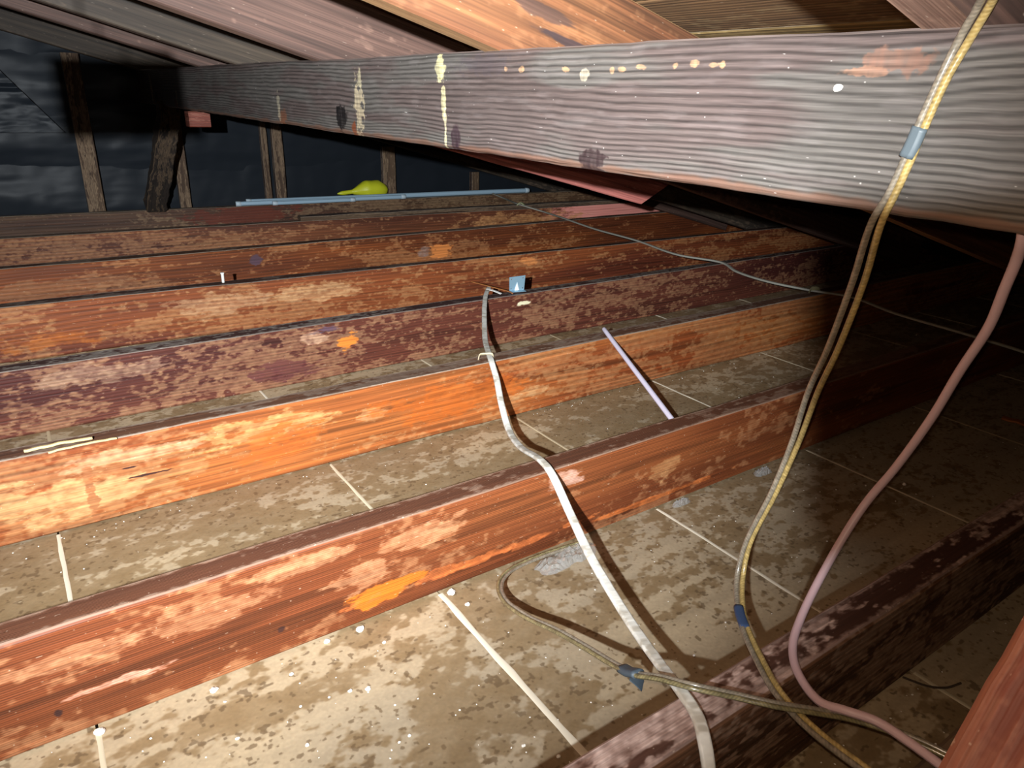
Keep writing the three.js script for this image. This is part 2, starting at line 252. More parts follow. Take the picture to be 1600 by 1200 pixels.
// ---------------------------------------------------------------- walls: black sheeting on the gable, plain boards out of the picture
function wallBox(name, sx, sy, sz, x, y, z, mat) { const m = structure(mesh(name, new THREE.BoxGeometry(sx, sy, sz), mat)); m.position.set(x, y, z); return m; }
const darkWall = std(0x3a3029, 0.9), plastic = new THREE.MeshPhysicalMaterial({ color: new THREE.Color(0.018, 0.022, 0.028), roughness: 0.40, specularIntensity: 0.28, side: THREE.DoubleSide });
wallBox('wall_left', 0.05, 1.6, ZB - ZW + 0.2, XL - 0.03, 0.78, (ZB + ZW) / 2, darkWall);
wallBox('wall_back', 6.0, 1.6, 0.05, 1.2, 0.78, ZB + 0.03, darkWall);
const gable = wallBox('wall_far', 6.0, 1.6, 0.05, 1.2, 0.78, ZW - 0.09, std(0x141518, 0.9));
function sheetGeo(x0, x1, y0, y1, z, seed, amp) {
  const nx = 220, ny = 30, g = new THREE.PlaneGeometry(x1 - x0, y1 - y0, nx, ny), p = g.attributes.position;
  for (let i = 0; i < p.count; i++) {
    const x = p.getX(i) + (x0 + x1) / 2, y = p.getY(i) + (y0 + y1) / 2, t = (y - y0) / (y1 - y0);
    const folds = (fbm(x * 2.1 + y * 3 + seed, y * 9 + seed * 3.3, 4) - 0.5) * amp + (fbm(x * 14 + seed, y * 7 - x * 6 + seed, 3) - 0.5) * amp * 0.35, bag = Math.sin(Math.PI * t) * 0.018 * (1 - t * 0.4);
    const edge = t < 0.06 ? (fbm(x * 6 + seed, seed, 3) - 0.5) * 0.05 * (1 - t / 0.06) : 0;
    p.setXYZ(i, x, y + edge, z + folds + bag);
  }
  g.computeVertexNormals(); return g;
}
[[0.02, 0.36, 0.0], [0.30, 0.60, 0.005], [0.54, 0.84, 0.010], [0.78, 1.2, 0.014], [1.14, 1.5, 0.018]].forEach(([a, b, dz], i) => { const m = mesh('sheeting_strip', sheetGeo(-1.5, 3.9, a, b, ZW - 0.045 + dz, 3 + i * 7, 0.020), plastic, gable); m.position.set(-1.2, -0.78, -(ZW - 0.09)); });

// studs in front of the sheeting
const studPair = woodPair({ seed: 51, u0: 0, uL: 1.2, W: 1024, H: 128, a: [122, 96, 72], b: [88, 66, 50], dustc: [150, 126, 100], dust: -0.05, dustTop: -0.05, dustK: 0.6, speck: 0.25, pitch: 0.016, warp: 1.2, ringAmt: 0.2 });
const studMat = pairMat(studPair, { roughness: 0.8, bumpScale: 0.0015 });
function stud(x, w, z, y1, label, d = 0.03, y0 = 0) { const g = timber({ len: y1 - y0, h: w, w: d, nx: 20, bev: 0.002, wob: 0.002, uL: 1.2, u0: -x, seed: x * 10 }); g.rotateZ(Math.PI / 2); g.translate(w, 0, 0); const m = mesh('wall_stud', g, studMat); m.position.set(x - w / 2, y0, z); return tag(m, label, 'stud', 'studs against the black sheeting'); }
stud(0.345, 0.066, -3.775, 0.79, 'leftmost wooden stud on the black sheeting', 0.03);
stud(0.722, 0.048, -3.775, 0.692, 'wooden stud on the black sheeting beside the dark slanting prop');
stud(1.185, 0.05, -3.775, 0.565, 'pale brown wooden stud under the beam, left of the yellow lump');
stud(1.125, 0.03, -3.79, 0.58, 'narrow grey batten close beside the pale brown stud');
stud(1.79, 0.075, -3.775, 0.40, 'wide grey stud right behind the yellow lump');
stud(2.35, 0.05, -3.775, 0.25, 'short stud low at the eaves end of the sheeting');
{ // a loose lighter lap of sheeting at the left
  const g = new THREE.PlaneGeometry(1, 1, 40, 40), p = g.attributes.position;
  for (let i = 0; i < p.count; i++) { const u = p.getX(i) + 0.5, v = p.getY(i) + 0.5, x = lerp(-0.55, lerp(0.275, 0.02, v), u), y = lerp(0.475, 0.80, v); p.setXYZ(i, x, y, (fbm(u * 5 + 2, v * 7, 3) - 0.5) * 0.02 + (fbm(u * 20, v * 24, 2) - 0.5) * 0.006 - (v > 0.5 && v < 0.56 ? 0.012 : 0)); }
  g.computeVertexNormals(); const m = mesh('sheeting_flap', g, plastic); m.position.z = -3.765;
  tag(m, 'loose flap of black sheeting catching the light at the far left', 'sheeting');
}

// ---------------------------------------------------------------- ceiling joists
const JH = 0.144, JW = 0.046;
const T = { tan: [188, 146, 102], pinkTan: [180, 128, 92], paleTan: [204, 158, 108], orange: [198, 106, 34], dark: [58, 34, 30], purple: [92, 68, 78], cream: [226, 206, 160], pink: [206, 106, 92], greyd: [146, 128, 112] };
const joistSpecs = [
  { z: JZ[0], k: 0, u0: -0.4, uL: 2.4, a: [122, 84, 60], b: [86, 56, 44], dustc: [146, 116, 96], dust: 0.01, dustTop: 0.115, dustK: 0.85, speck: 0.20, fs: 1.5, pitch: 0.009, warp: 1.3, ringAmt: 0.10, topc: [74, 50, 44], topdust: [176, 150, 140], xe: 2.72,
    label: 'mottled brown joist nearest the viewer, crossed by all the cables' },
  { z: JZ[1], k: 0, u0: -0.4, uL: 2.4, a: [150, 84, 46], b: [120, 62, 34], dustc: [176, 126, 88], dust: -0.03, dustTop: -0.02, dustK: 0.45, speck: 0.16, pitch: 0.0029, warp: 2.2, ringAmt: 0.26, topc: [78, 52, 42], topdust: [154, 128, 110],
    blots: [{ s: 0.325, h: 0.034, rs: 0.035, rh: 0.016, c: T.orange }, { s: 0.372, h: 0.04, rs: 0.032, rh: 0.009, c: T.orange, k: 0.9 }, { s: 0.297, h: 0.076, rs: 0.045, rh: 0.02, c: T.pinkTan, k: 0.75 }, { s: 0.40, h: 0.11, rs: 0.05, rh: 0.02, c: T.pinkTan, k: 0.7 }, { s: 0.64, h: 0.125, rs: 0.03, rh: 0.02, c: [206, 160, 140], k: 0.85 },
      { s: 0.223, h: 0.128, rs: 0.06, rh: 0.012, c: T.pinkTan, k: 0.7 }, { s: 0.105, h: 0.10, rs: 0.07, rh: 0.018, c: T.pinkTan, k: 0.6 }, { s: -0.03, h: 0.105, rs: 0.06, rh: 0.014, c: T.pinkTan, k: 0.6 }, { s: 0.0, h: 0.05, rs: 0.05, rh: 0.006, c: [214, 160, 136], k: 0.8 }, { s: -0.055, h: 0.036, rs: 0.004, rh: 0.005, c: T.dark }, { s: 0.50, h: 0.03, rs: 0.16, rh: 0.008, c: [206, 112, 58], k: 0.7 },
      { s: 0.877, h: 0.075, rs: 0.035, rh: 0.02, c: T.paleTan, k: 0.5 }, { s: 0.86, h: 0.02, rs: 0.16, rh: 0.005, c: [196, 106, 52], k: 0.75 }, { s: 0.19, h: 0.035, rs: 0.006, rh: 0.006, c: T.dark, k: 0.9 }],
    label: 'long red-orange joist in the foreground with a bright orange patch' },
  { z: JZ[2], k: 0, u0: -0.4, uL: 2.4, a: [182, 104, 52], b: [146, 74, 38], dustc: [184, 138, 94], dust: 0.0, dustTop: 0.0, dustK: 0.4, speck: 0.10, pitch: 0.016, warp: 4.2, wf: 1.1, sharp: 2, ringAmt: 0.16, topc: [72, 56, 52], topdust: [160, 148, 134],
    blots: [{ s: 0.02, h: 0.05, rs: 0.10, rh: 0.034, c: [190, 146, 98], k: 0.85 }, { s: -0.08, h: 0.07, rs: 0.06, rh: 0.03, c: [186, 144, 96], k: 0.8 }, { s: 0.10, h: 0.11, rs: 0.10, rh: 0.014, c: [200, 150, 112], k: 0.7 }, { s: 0.32, h: 0.10, rs: 0.10, rh: 0.028, c: [192, 142, 90], k: 0.8 }, { s: 0.34, h: 0.07, rs: 0.08, rh: 0.03, c: [178, 92, 38], k: 0.85 }, { s: 0.03, h: 0.05, rs: 0.007, rh: 0.06, c: [150, 92, 56], k: 0.8 },
      { s: 0.115, h: 0.067, rs: 0.03, rh: 0.0025, c: T.dark }, { s: 0.09, h: 0.088, rs: 0.012, rh: 0.0018, c: T.dark }, { s: 0.52, h: 0.08, rs: 0.03, rh: 0.02, c: [190, 140, 96], k: 0.7 }, { s: 0.72, h: 0.075, rs: 0.16, rh: 0.034, c: [184, 92, 34], k: 0.7 }, { s: 0.92, h: 0.05, rs: 0.05, rh: 0.012, c: T.tan, k: 0.6 }],
    label: 'brightest orange joist, third from the viewer, with a splintered top edge' },
  { z: -1.653, k: 0.0, u0: -0.3, uL: 3.0, a: [108, 58, 44], b: [84, 42, 36], dustc: [150, 110, 80], dust: 0.006, dustTop: -0.02, dustK: 0.62, speck: 0.16, fs: 2.2, pitch: 0.008, warp: 1.5, ringAmt: 0.14, topc: [64, 50, 48], topdust: [150, 142, 132],
    blots: [{ s: 0.65, h: 0.088, rs: 0.025, rh: 0.022, c: [216, 126, 52] }, { s: 0.60, h: 0.13, rs: 0.03, rh: 0.014, c: T.purple }, { s: 0.57, h: 0.115, rs: 0.03, rh: 0.014, c: [186, 148, 120], k: 0.7 }, { s: 1.201, h: 0.118, rs: 0.022, rh: 0.006, c: [232, 222, 184] }, { s: 0.1, h: 0.11, rs: 0.12, rh: 0.02, c: [156, 122, 98], k: 0.7 }, { s: 0.5, h: 0.04, rs: 0.08, rh: 0.03, c: [88, 44, 46], k: 0.7 }],
    label: 'dark red speckled joist, fourth from the viewer, under the metal plate' },
  { z: -2.165, k: 0.035, u0: -0.3, uL: 3.4, a: [150, 80, 44], b: [110, 54, 36], dustc: [186, 138, 92], dust: -0.03, dustTop: -0.02, dustK: 0.45, speck: 0.1, fs: 1.6, pitch: 0.012, warp: 3, ringAmt: 0.16, topc: [64, 52, 48], topdust: [150, 142, 132],
    blots: [{ s: 0.47, h: 0.085, rs: 0.12, rh: 0.03, c: [186, 142, 104], k: 0.7 }, { s: 0.75, h: 0.09, rs: 0.12, rh: 0.026, c: [196, 150, 106], k: 0.75 }, { s: 0.05, h: 0.04, rs: 0.12, rh: 0.02, c: [170, 92, 36], k: 0.7 }, { s: 1.55, h: 0.12, rs: 0.03, rh: 0.014, c: [214, 136, 78], k: 0.8 }],
    label: 'red-orange joist, fifth from the viewer, with a small white peg' },
  { z: -2.645, k: 0, u0: -0.3, uL: 4.2, a: [152, 82, 42], b: [112, 58, 34], dustc: [190, 136, 90], dust: -0.045, dustTop: 0.02, dustK: 0.45, speck: 0.1, fs: 1.7, pitch: 0.013, warp: 2.6, ringAmt: 0.16, topc: [74, 62, 56], topdust: [166, 154, 140],
    blots: [{ s: 1.482, h: 0.066, rs: 0.05, rh: 0.026, c: [216, 132, 70] }, { s: 1.40, h: 0.06, rs: 0.025, rh: 0.03, c: [150, 122, 112], k: 0.8 }, { s: 0.716, h: 0.10, rs: 0.018, rh: 0.02, c: T.purple }, { s: 0.1, h: 0.06, rs: 0.3, rh: 0.04, c: [150, 104, 72], k: 0.6 }],
    label: 'orange joist, sixth from the viewer, with a square orange patch' },
  { z: -3.19, k: 0.07, u0: -0.3, uL: 4.2, a: [138, 80, 50], b: [104, 58, 40], dustc: [176, 128, 88], dust: -0.02, dustTop: 0.05, dustK: 0.5, speck: 0.1, fs: 1.8, pitch: 0.013, warp: 2, ringAmt: 0.14, topc: [96, 82, 72], topdust: [172, 158, 142],
    blots: [{ s: 2.95, h: 0.07, rs: 0.6, rh: 0.2, c: [246, 158, 144], n: 0.6 }, { s: 3.6, h: 0.07, rs: 0.7, rh: 0.25, c: [246, 158, 144], n: 0.6 }, { s: 2.2, h: 0.08, rs: 0.3, rh: 0.05, c: [196, 142, 92], k: 0.7 }],
    label: 'joist second nearest the gable wall, turning salmon pink at its right end' },
  { z: -3.71, k: 0.06, u0: -0.3, uL: 4.2, a: [112, 82, 60], b: [92, 62, 48], dustc: [150, 122, 92], dust: 0.0, dustTop: 0.05, dustK: 0.5, speck: 0.1, fs: 1.8, pitch: 0.014, warp: 2, ringAmt: 0.14, topc: [96, 82, 72], topdust: [160, 148, 132],
    blots: [{ s: 0.95, h: 0.11, rs: 0.22, rh: 0.06, c: [104, 50, 36], k: 0.9 }],
    label: 'dull brown joist along the foot of the black sheeting, carrying the tubes' }
];
joistSpecs.forEach((o, i) => {
  const xe = o.xe, end = xe ? (() => xe) : (y => (DECK0 - 0.03 - y) / SLOPE);
  const pair = woodPair({ ...o, seed: 3 + i * 2.3, H: 256 });
  const g = timber({ len: 1, x0: () => XL + 0.02, x1: end, h: JH, w: JW, nx: 120, bev: 0.0035, wob: i < 3 ? 0.0022 : 0.003, u0: o.u0, uL: o.uL, seed: i + 2 });
  const m = mesh('ceiling_joist', g, pairMat(pair, { roughness: 0.56, bumpScale: 0.0011, specularIntensity: 0.5 }));
  m.position.set(0, 0.001, o.z); m.rotation.y = -Math.atan(o.k);
  tag(m, o.label, 'joist', 'ceiling joists');
});
{ const g = timber({ len: 1, x0: () => XL + 0.02, x1: () => 2.7, h: JH, w: JW, nx: 60, uL: 2.4, u0: -0.4, seed: 19 }); const m = mesh('ceiling_joist', g, studMat); m.position.set(0, 0.001, 0.215); tag(m, 'joist just behind the viewpoint, out of the picture', 'joist', 'ceiling joists'); }

// ---------------------------------------------------------------- the big beam
const BX = 0.585, BY0 = 0.600, BY1 = 0.736, BW = 0.046, BZ0 = 0.7, BZ1 = -3.74, BH = BY1 - BY0;
const BU = 2.5;                                                   // texture covers 2.5 m from z = 0.1 away
const beamBlots = [
  
  { z: -1.36, y: 0.655, rz: 0.020, ry: 0.050, c: [206, 186, 150], k: 0.8 }, { z: -1.352, y: 0.70, rz: 0.012, ry: 0.02, c: [214, 200, 160], k: 0.7 }, { z: -1.385, y: 0.615, rz: 0.010, ry: 0.016, c: [128, 70, 46] },
  { z: -1.044, y: 0.715, rz: 0.014, ry: 0.020, c: [226, 214, 158], k: 0.85 }, { z: -1.036, y: 0.675, rz: 0.007, ry: 0.030, c: [228, 216, 164], k: 0.85 }, { z: -1.030, y: 0.625, rz: 0.004, ry: 0.028, c: [226, 214, 170], k: 0.85 },
  { z: -1.447, y: 0.630, rz: 0.028, ry: 0.024, c: [30, 27, 27], n: 1.2 }, { z: -0.998, y: 0.614, rz: 0.016, ry: 0.021, c: [60, 46, 50], n: 0.5 }, { z: -0.679, y: 0.608, rz: 0.022, ry: 0.013, c: [54, 42, 42], n: 0.9 }, { z: -0.662, y: 0.614, rz: 0.010, ry: 0.003, c: [54, 42, 42] },
  { z: -1.81, y: 0.612, rz: 0.022, ry: 0.022, c: [128, 84, 62], k: 0.9 }, { z: -1.83, y: 0.64, rz: 0.012, ry: 0.03, c: [176, 164, 140], k: 0.8 }, { z: -0.33, y: 0.716, rz: 0.022, ry: 0.010, c: [128, 96, 82], k: 0.85 }, { z: -0.35, y: 0.708, rz: 0.02, ry: 0.004, c: [150, 112, 92], k: 0.8 },
  { z: -0.703, y: 0.705, rz: 0.008, ry: 0.007, c: [190, 176, 150], k: 0.8 }, { z: -0.93, y: 0.722, rz: 0.07, ry: 0.014, c: [80, 72, 76], k: 0.4 }];
[[-0.867, 0.715], [-0.83, 0.714], [-0.74, 0.713], [-0.655, 0.712], [-0.64, 0.713], [-0.61, 0.713], [-0.56, 0.715], [-0.535, 0.716], [-0.51, 0.7155], [-0.5, 0.715]].forEach(([z, y], i) => beamBlots.push({ z, y, rz: 0.0035 + (i % 3) * 0.002, ry: 0.003, c: [176, 138, 104], k: 0.85 }));
const beamPair = texPair(2048, 512, (u, v) => {
  const s = u * BU, z = 0.1 - s;
  if (v > 0.69) { const n = fbm(s * 12, v * 90, 3); const c = mulc([110, 96, 90], 0.8 + 0.4 * n); return [...c, n]; }
  const h = v / 0.68 * BH, y = BY0 + h, grey = sm(0.4, 0.62, fbm(s * 5 + 3, h * 28, 4));
  const warp = (fbm(s * 1.6, h * 9, 3) - 0.5) * 2.0 + (fbm(s * 7, h * 26, 2) - 0.5) * 0.35;
  let bend = 0; for (const q of [[1.447, 0.63, 0.10], [1.10, 0.6, 0.08], [0.78, 0.605, 0.09], [0.43, 0.716, 0.06]]) { const dz = (s - q[0] - 0.0) / q[2], dy = (y - q[1]) / 0.05; bend += Math.exp(-dz * dz) * Math.exp(-dy * dy) * 0.8; }
  const pitch = lerp(0.0050, 0.0072, sm(0.0, 0.11, h));
  const ph = h / pitch + warp + bend, r = 0.5 + 0.5 * Math.sin(6.28318 * ph), ridge = 1 - Math.pow(1 - r, 2.2);
  const fine = fbm(s * 30, h * 900, 3), saw = fbm(s * 260, h * 60, 2);
  let c = mixc(mixc([102, 90, 86], [90, 77, 73], fbm(s * 2, h * 10, 3)), [104, 103, 97], grey * 0.6);
  const amp = 0.18 + 0.26 * fbm(s * 3 + 8, h * 24, 3); c = mulc(c, 0.86 - amp * 0.6 + amp * ridge + 0.3 * (fine - 0.5));
  c = mixc(c, [150, 140, 138], sm(0.5, 0.75, fbm(s * 26, h * 120, 4)) * 0.14);
  c = mixc(c, mixc([132, 88, 66], [112, 74, 58], fine), sm(0.006, 0.0005, h + (fbm(s * 30, 4.4, 3) - 0.5) * 0.009) * 0.55);
  let rel = 0.25 + 0.5 * ridge + 0.2 * (fine - 0.5) + 0.1 * (saw - 0.5);
  for (const q of beamBlots) { const dz = (z - q.z) / q.rz, dy = (y - q.y) / q.ry, r2 = dz * dz + dy * dy; if (r2 > 5) continue; const e = Math.sqrt(r2) + (fbm(s * 75 + q.z, h * 75, 4, 0.66) - 0.5) * (q.n || 2.0), m = sm(1.08, 0.8, e) * (q.k || 1) * (0.55 + 0.7 * saw); c = mixc(c, mulc(q.c, 0.68 + 0.35 * fine + 0.15 * ridge), m); rel = lerp(rel, 0.45 + 0.2 * ridge, m * 0.6); }
  const spk = vnoise(s * 150, h * 170); if (spk > 0.985) c = mixc(c, [210, 204, 196], 0.7);
  return [c[0], c[1], c[2], rel];
});
{ const g = timber({ len: BZ0 - BZ1, h: BH, w: BW, nx: 160, bev: 0.004, wob: 0.0018, u0: BZ0 - 0.1, uL: BU, seed: 71 });
  g.rotateY(Math.PI / 2);                                         // length now towards -z; face normal +x
  g.scale(-1, 1, 1); { const ix = g.index.array; for (let i = 0; i < ix.length; i += 3) { const q = ix[i + 1]; ix[i + 1] = ix[i + 2]; ix[i + 2] = q; } } g.computeVertexNormals();
  const m = mesh('roof_beam', g, pairMat(beamPair, { roughness: 0.44, bumpScale: 0.0013, specularIntensity: 0.6 })); m.position.set(BX, BY0, BZ0);
  tag(m, 'big grey weathered beam with ridged grain running under the rafters', 'beam');
}
{ // knob of plaster stuck to the beam
  const m = mesh('plaster_dab', lump(0.003, 0.0022, 0.004, 5), std(0xe8e0d6, 0.9)); m.position.set(BX - 0.0005, 0.694, -0.375); m.rotation.z = Math.PI / 2; tag(m, 'small white plaster dab stuck on the beam face', 'plaster');
}

// ---------------------------------------------------------------- props and blocks
function prop(name, a, b, w, d, mat, label, cat, rough = 0.002, seed = 5) {
  const A = new THREE.Vector3(...a), B = new THREE.Vector3(...b), L = A.distanceTo(B);
  const g = timber({ len: L, h: w, w: d, nx: 30, bev: 0.004, wob: rough, uL: 1.2, seed }); g.translate(0, -w / 2, d / 2);
  const m = mesh(name, g, mat); m.position.copy(A);
  const X = B.clone().sub(A).normalize(), Z = new THREE.Vector3(0, 0, 1).addScaledVector(X, -X.z).normalize(), Y = new THREE.Vector3().crossVectors(Z, X);
  m.quaternion.setFromRotationMatrix(new THREE.Matrix4().makeBasis(X, Y, Z)); return tag(m, label, cat);
}
const redPair = woodPair({ seed: 81, u0: 0, uL: 1.2, W: 1024, H: 256, a: [138, 68, 50], b: [106, 48, 38], dustc: [158, 102, 82], dust: -0.03, dustTop: 0.0, dustK: 0.5, speck: 0.12, pitch: 0.016, warp: 1.6, ringAmt: 0.16, topc: [130, 66, 50], topdust: [160, 106, 84] });
const darkPair = woodPair({ seed: 82, u0: 0, uL: 1.2, W: 512, H: 128, a: [58, 46, 38], b: [38, 30, 26], dustc: [104, 84, 64], dust: -0.06, dustTop: -0.04, dustK: 0.7, speck: 0.3, pitch: 0.012, warp: 1.5, ringAmt: 0.25, topc: [60, 46, 36], topdust: [110, 88, 66] });
const redMat = pairMat(redPair, { roughness: 0.6, bumpScale: 0.0014 }), darkMat = pairMat(darkPair, { roughness: 0.85, bumpScale: 0.003 });
prop('roof_prop', [0.330, 0.150, -0.088], [0.638, 0.588, -0.088], 0.066, 0.045, redMat, 'red-brown slanting prop in the bottom right corner', 'prop', 0.0015, 9);
prop('roof_prop', [0.565, 0.165, -3.66], [0.61, 0.594, -3.24], 0.085, 0.07, darkMat, 'dark flaking slanting prop under the far end of the beam', 'prop', 0.012, 12);
{ const g = timber({ len: 1.0, h: 0.1435, w: 0.12, nx: 30, uL: 1.2, seed: 33, bev: 0.004 }); const m = mesh('trimmer_block', g, darkMat); m.position.set(0.22, 0.001, -0.052); tag(m, 'dark timber block under the foot of the red-brown prop', 'timber'); }
{ const g = timber({ len: 0.07, h: 0.05, w: 0.06, nx: 6, uL: 1.2, seed: 36 }); const m = mesh('packing_block', g, redMat); m.position.set(0.577, 0.546, -2.78); tag(m, 'small reddish packing block tucked under the far part of the beam', 'block'); }
{ // a short cross board hung on a batten just left of the view; its shade falls on the sheeting and the far end of the beam
  const g = group('hanging_board', [-0.10, 0.70, -0.60], 'short cross board hung on a wire from the roof just left of the picture', 'board');
  const c = timber({ len: 0.105, h: 0.062, w: 0.022, nx: 8, uL: 1.2, seed: 38 }); mesh('cross_board', c, studMat, g).position.set(-0.035, 0, 0);
  mesh('hanger_wire', sweep([[0.02, 0.055, -0.011], [0.021, 0.15, -0.011], [0.02, 0.235, -0.011]], ring(0.0012, 0.0012, 6), 6, true, new THREE.Vector3(0, 0, 1)), std(0x555555, 0.5, { metalness: 0.6 }), g); }
{ const g = timber({ len: 1.75, h: 0.018, w: 0.05, nx: 30, uL: 1.2, seed: 44, wob: 0.003 }); const m = mesh('loose_batten', g, studMat); m.position.set(1.05, 0.1468, -3.115); m.rotation.y = -0.07; tag(m, 'thin grey batten lying along a far joist in front of the tubes', 'batten'); }

// ---------------------------------------------------------------- things lying on the joists
const tubeMat = std(0xa9c4d6, 0.35);
function tube(a, b, r, label) { const g = group('plastic_tube', [0, 0, 0], label, 'tube', 'pale tubes on the far joist'); mesh('tube_body', sweep([a, b], ring(r, r, 14), 8), tubeMat, g); const d = new THREE.Vector3(...b).sub(new THREE.Vector3(...a)).normalize(); for (const [p, s] of [[a, -1], [b, 1]]) mesh('end_collar', sweep([[p[0] - d.x * 0.02 * s, p[1], p[2] - d.z * 0.02 * s], [p[0] + d.x * 0.004 * s, p[1], p[2] + d.z * 0.004 * s]], ring(r + 0.0015, r + 0.0015, 14), 2), std(0xc8d8e2, 0.4), g); }
tube([0.984, 0.158, -3.69], [2.594, 0.158, -3.575], 0.0125, 'longest pale blue tube lying on the farthest joist');
tube([0.925, 0.156, -3.655], [1.79, 0.156, -3.597], 0.0105, 'middle pale blue tube, in front of the longest one');
tube([1.09, 0.155, -3.618], [1.50, 0.155, -3.594], 0.009, 'shortest and nearest of the pale blue tubes');
{ // yellow lump with a tail
  const body = sweep([[1.47, 0.168, -3.745], [1.53, 0.174, -3.74], [1.57, 0.178, -3.735], [1.62, 0.186, -3.73], [1.68, 0.186, -3.728], [1.73, 0.180, -3.728], [1.75, 0.178, -3.73]], ring(1, 1, 18), 48);
  const p = body.attributes.position; const c = new THREE.CatmullRomCurve3([[1.47, 0.168, -3.745], [1.53, 0.174, -3.74], [1.57, 0.178, -3.735], [1.62, 0.186, -3.73], [1.68, 0.186, -3.728], [1.73, 0.180, -3.728], [1.75, 0.178, -3.73]].map(q => new THREE.Vector3(...q)), false, 'centripetal');
  for (let i = 0; i <= 48; i++) { const t = i / 48, q = c.getPointAt(t), r = 0.002 + (t < 0.3 ? 0.009 * Math.sin(Math.min(1, t / 0.12) * 1.57) : lerp(0.010, 0.044, sm(0.25, 0.6, t))) * Math.sqrt(Math.max(0, 1 - Math.pow(Math.max(0, (t - 0.72) / 0.28), 2.2))); for (let j = 0; j <= 18; j++) { const k = i * 19 + j; p.setXYZ(k, q.x + (p.getX(k) - q.x) * r, q.y + (p.getY(k) - q.y) * r * (0.9 + 0.2 * fbm(t * 9, j * 0.7, 2)), q.z + (p.getZ(k) - q.z) * r); } }
  body.computeVertexNormals(); const m = mesh('yellow_pouch', body, std(0xd9dc2e, 0.45)); tag(m, 'bright yellow-green rounded pouch with a narrow tail behind the tubes', 'pouch');
}
{ // galvanised plate standing on a joist
  const g = group('metal_plate', [1.198, 0.1465, -1.688], 'small square galvanised metal plate standing up on a dark joist', 'bracket'); g.rotation.y = -0.2;
  const galv = new THREE.MeshPhysicalMaterial({ color: 0x9fc3d6, metalness: 0.55, roughness: 0.42 });
  const sh = new THREE.Shape(); sh.moveTo(-0.024, 0); sh.lineTo(0.022, 0.001); sh.lineTo(0.025, 0.045); sh.lineTo(-0.025, 0.042); sh.closePath();
  for (const [x, y] of [[-0.018, 0.036], [0.018, 0.038], [-0.019, 0.008], [0.018, 0.008]]) { const h = new THREE.Path(); h.absarc(x, y, 0.002, 0, 6.3, true); sh.holes.push(h); }
  mesh('plate_face', new THREE.ExtrudeGeometry(sh, { depth: 0.0015, bevelEnabled: true, bevelSize: 0.0004, bevelThickness: 0.0004, bevelSegments: 1 }), galv, g);
  const cone = new THREE.ConeGeometry(0.008, 0.024, 10); cone.scale(1, 1, 0.35); const cm = mesh('pressed_tab', cone, std(0xeaf2f6, 0.35), g); cm.position.set(-0.001, 0.015, 0.003);
  const ft = new THREE.BoxGeometry(0.046, 0.0015, 0.016); const fm = mesh('foot_flange', ft, galv, g); fm.position.set(0, 0.0012, 0.008);
}
{ const m = mesh('copper_strip', sweep([[1.088, 0.170, -1.764], [1.12, 0.163, -1.717], [1.158, 0.1535, -1.664], [1.162, 0.150, -1.656]], slot(0.007, 0.002), 20), std(0xb0703e, 0.5, { metalness: 0.35 })); tag(m, 'thin copper-coloured strip lying beside the cable end', 'strip'); }
{ const m = mesh('cable_tag', sweep([[1.108, 0.158, -1.712], [1.118, 0.156, -1.69], [1.128, 0.1515, -1.666]], slot(0.010, 0.0016), 10), std(0xf2efe8, 0.6)); tag(m, 'white plastic tag at the upper end of the thick white cable', 'tag'); }
{ const g = group('white_peg', [0.487, 0.1475, -2.170], 'small white peg sticking up from a far joist at left', 'peg'); const c = new THREE.CylinderGeometry(0.0045, 0.004, 0.026, 10); mesh('shank', c, std(0xe6e4dc, 0.5), g).position.set(0, 0.013, 0); mesh('head', new THREE.CylinderGeometry(0.0055, 0.0055, 0.003, 12), std(0xf4f2ec, 0.5), g).position.set(0, 0.0275, 0); }
const sliverMat = pairMat(woodPair({ seed: 91, u0: 0, uL: 0.4, W: 512, H: 64, a: [226, 200, 140], b: [206, 168, 104], dustc: [236, 220, 180], dust: 0.0, dustTop: 0, dustK: 0.5, speck: 0.2, pitch: 0.004, warp: 1, ringAmt: 0.2, topc: [220, 190, 130], topdust: [236, 222, 186] }), { roughness: 0.8, bumpScale: 0.001 });
function sliver(pts, w, t, label, seed) { const g = sweep(pts, slot(w, t, 2), 24, true, new THREE.Vector3(0, 1, 0), 0.003, seed); const m = mesh('wood_sliver', g, sliverMat); return tag(m, label, 'splinter', 'wood slivers'); }
sliver([[-0.045, 0.1510, -1.228], [0.0, 0.1535, -1.227], [0.047, 0.1515, -1.226]], 0.008, 0.004, 'yellowish torn wood sliver on the brightest joist, upper of two', 3);
sliver([[-0.015, 0.1475, -1.2145], [0.03, 0.1490, -1.2145], [0.080, 0.1475, -1.2165]], 0.006, 0.003, 'pale torn wood sliver on the brightest joist, lower of two', 5);
{ const m = mesh('wood_chip', sweep([[1.862, 0.004, -0.612], [1.868, 0.005, -0.58], [1.866, 0.004, -0.545]], slot(0.022, 0.005), 12, true, undefined, 0.004, 4), std(0xa8622e, 0.75)); tag(m, 'small orange-brown wood chip lying on the boards at the right edge', 'chip'); }
{ const m = mesh('dry_twig', sweep([[0.836, 0.003, -0.295], [0.848, 0.0032, -0.269], [0.865, 0.004, -0.254], [0.882, 0.009, -0.246]], ring(0.0014, 0.0014, 7), 20), std(0x3a2c20, 0.85)); tag(m, 'thin dark twig on the boards beside the red-brown prop', 'twig'); }
{ const m = mesh('white_rod', sweep([[1.158, 0.1535, -1.256], [1.06, 0.131, -1.035], [0.967, 0.106, -0.818]], ring(0.0055, 0.0055, 12), 20), std(0xd8cfe0, 0.4)); tag(m, 'straight lilac-white rod leaning between two joists', 'rod'); }

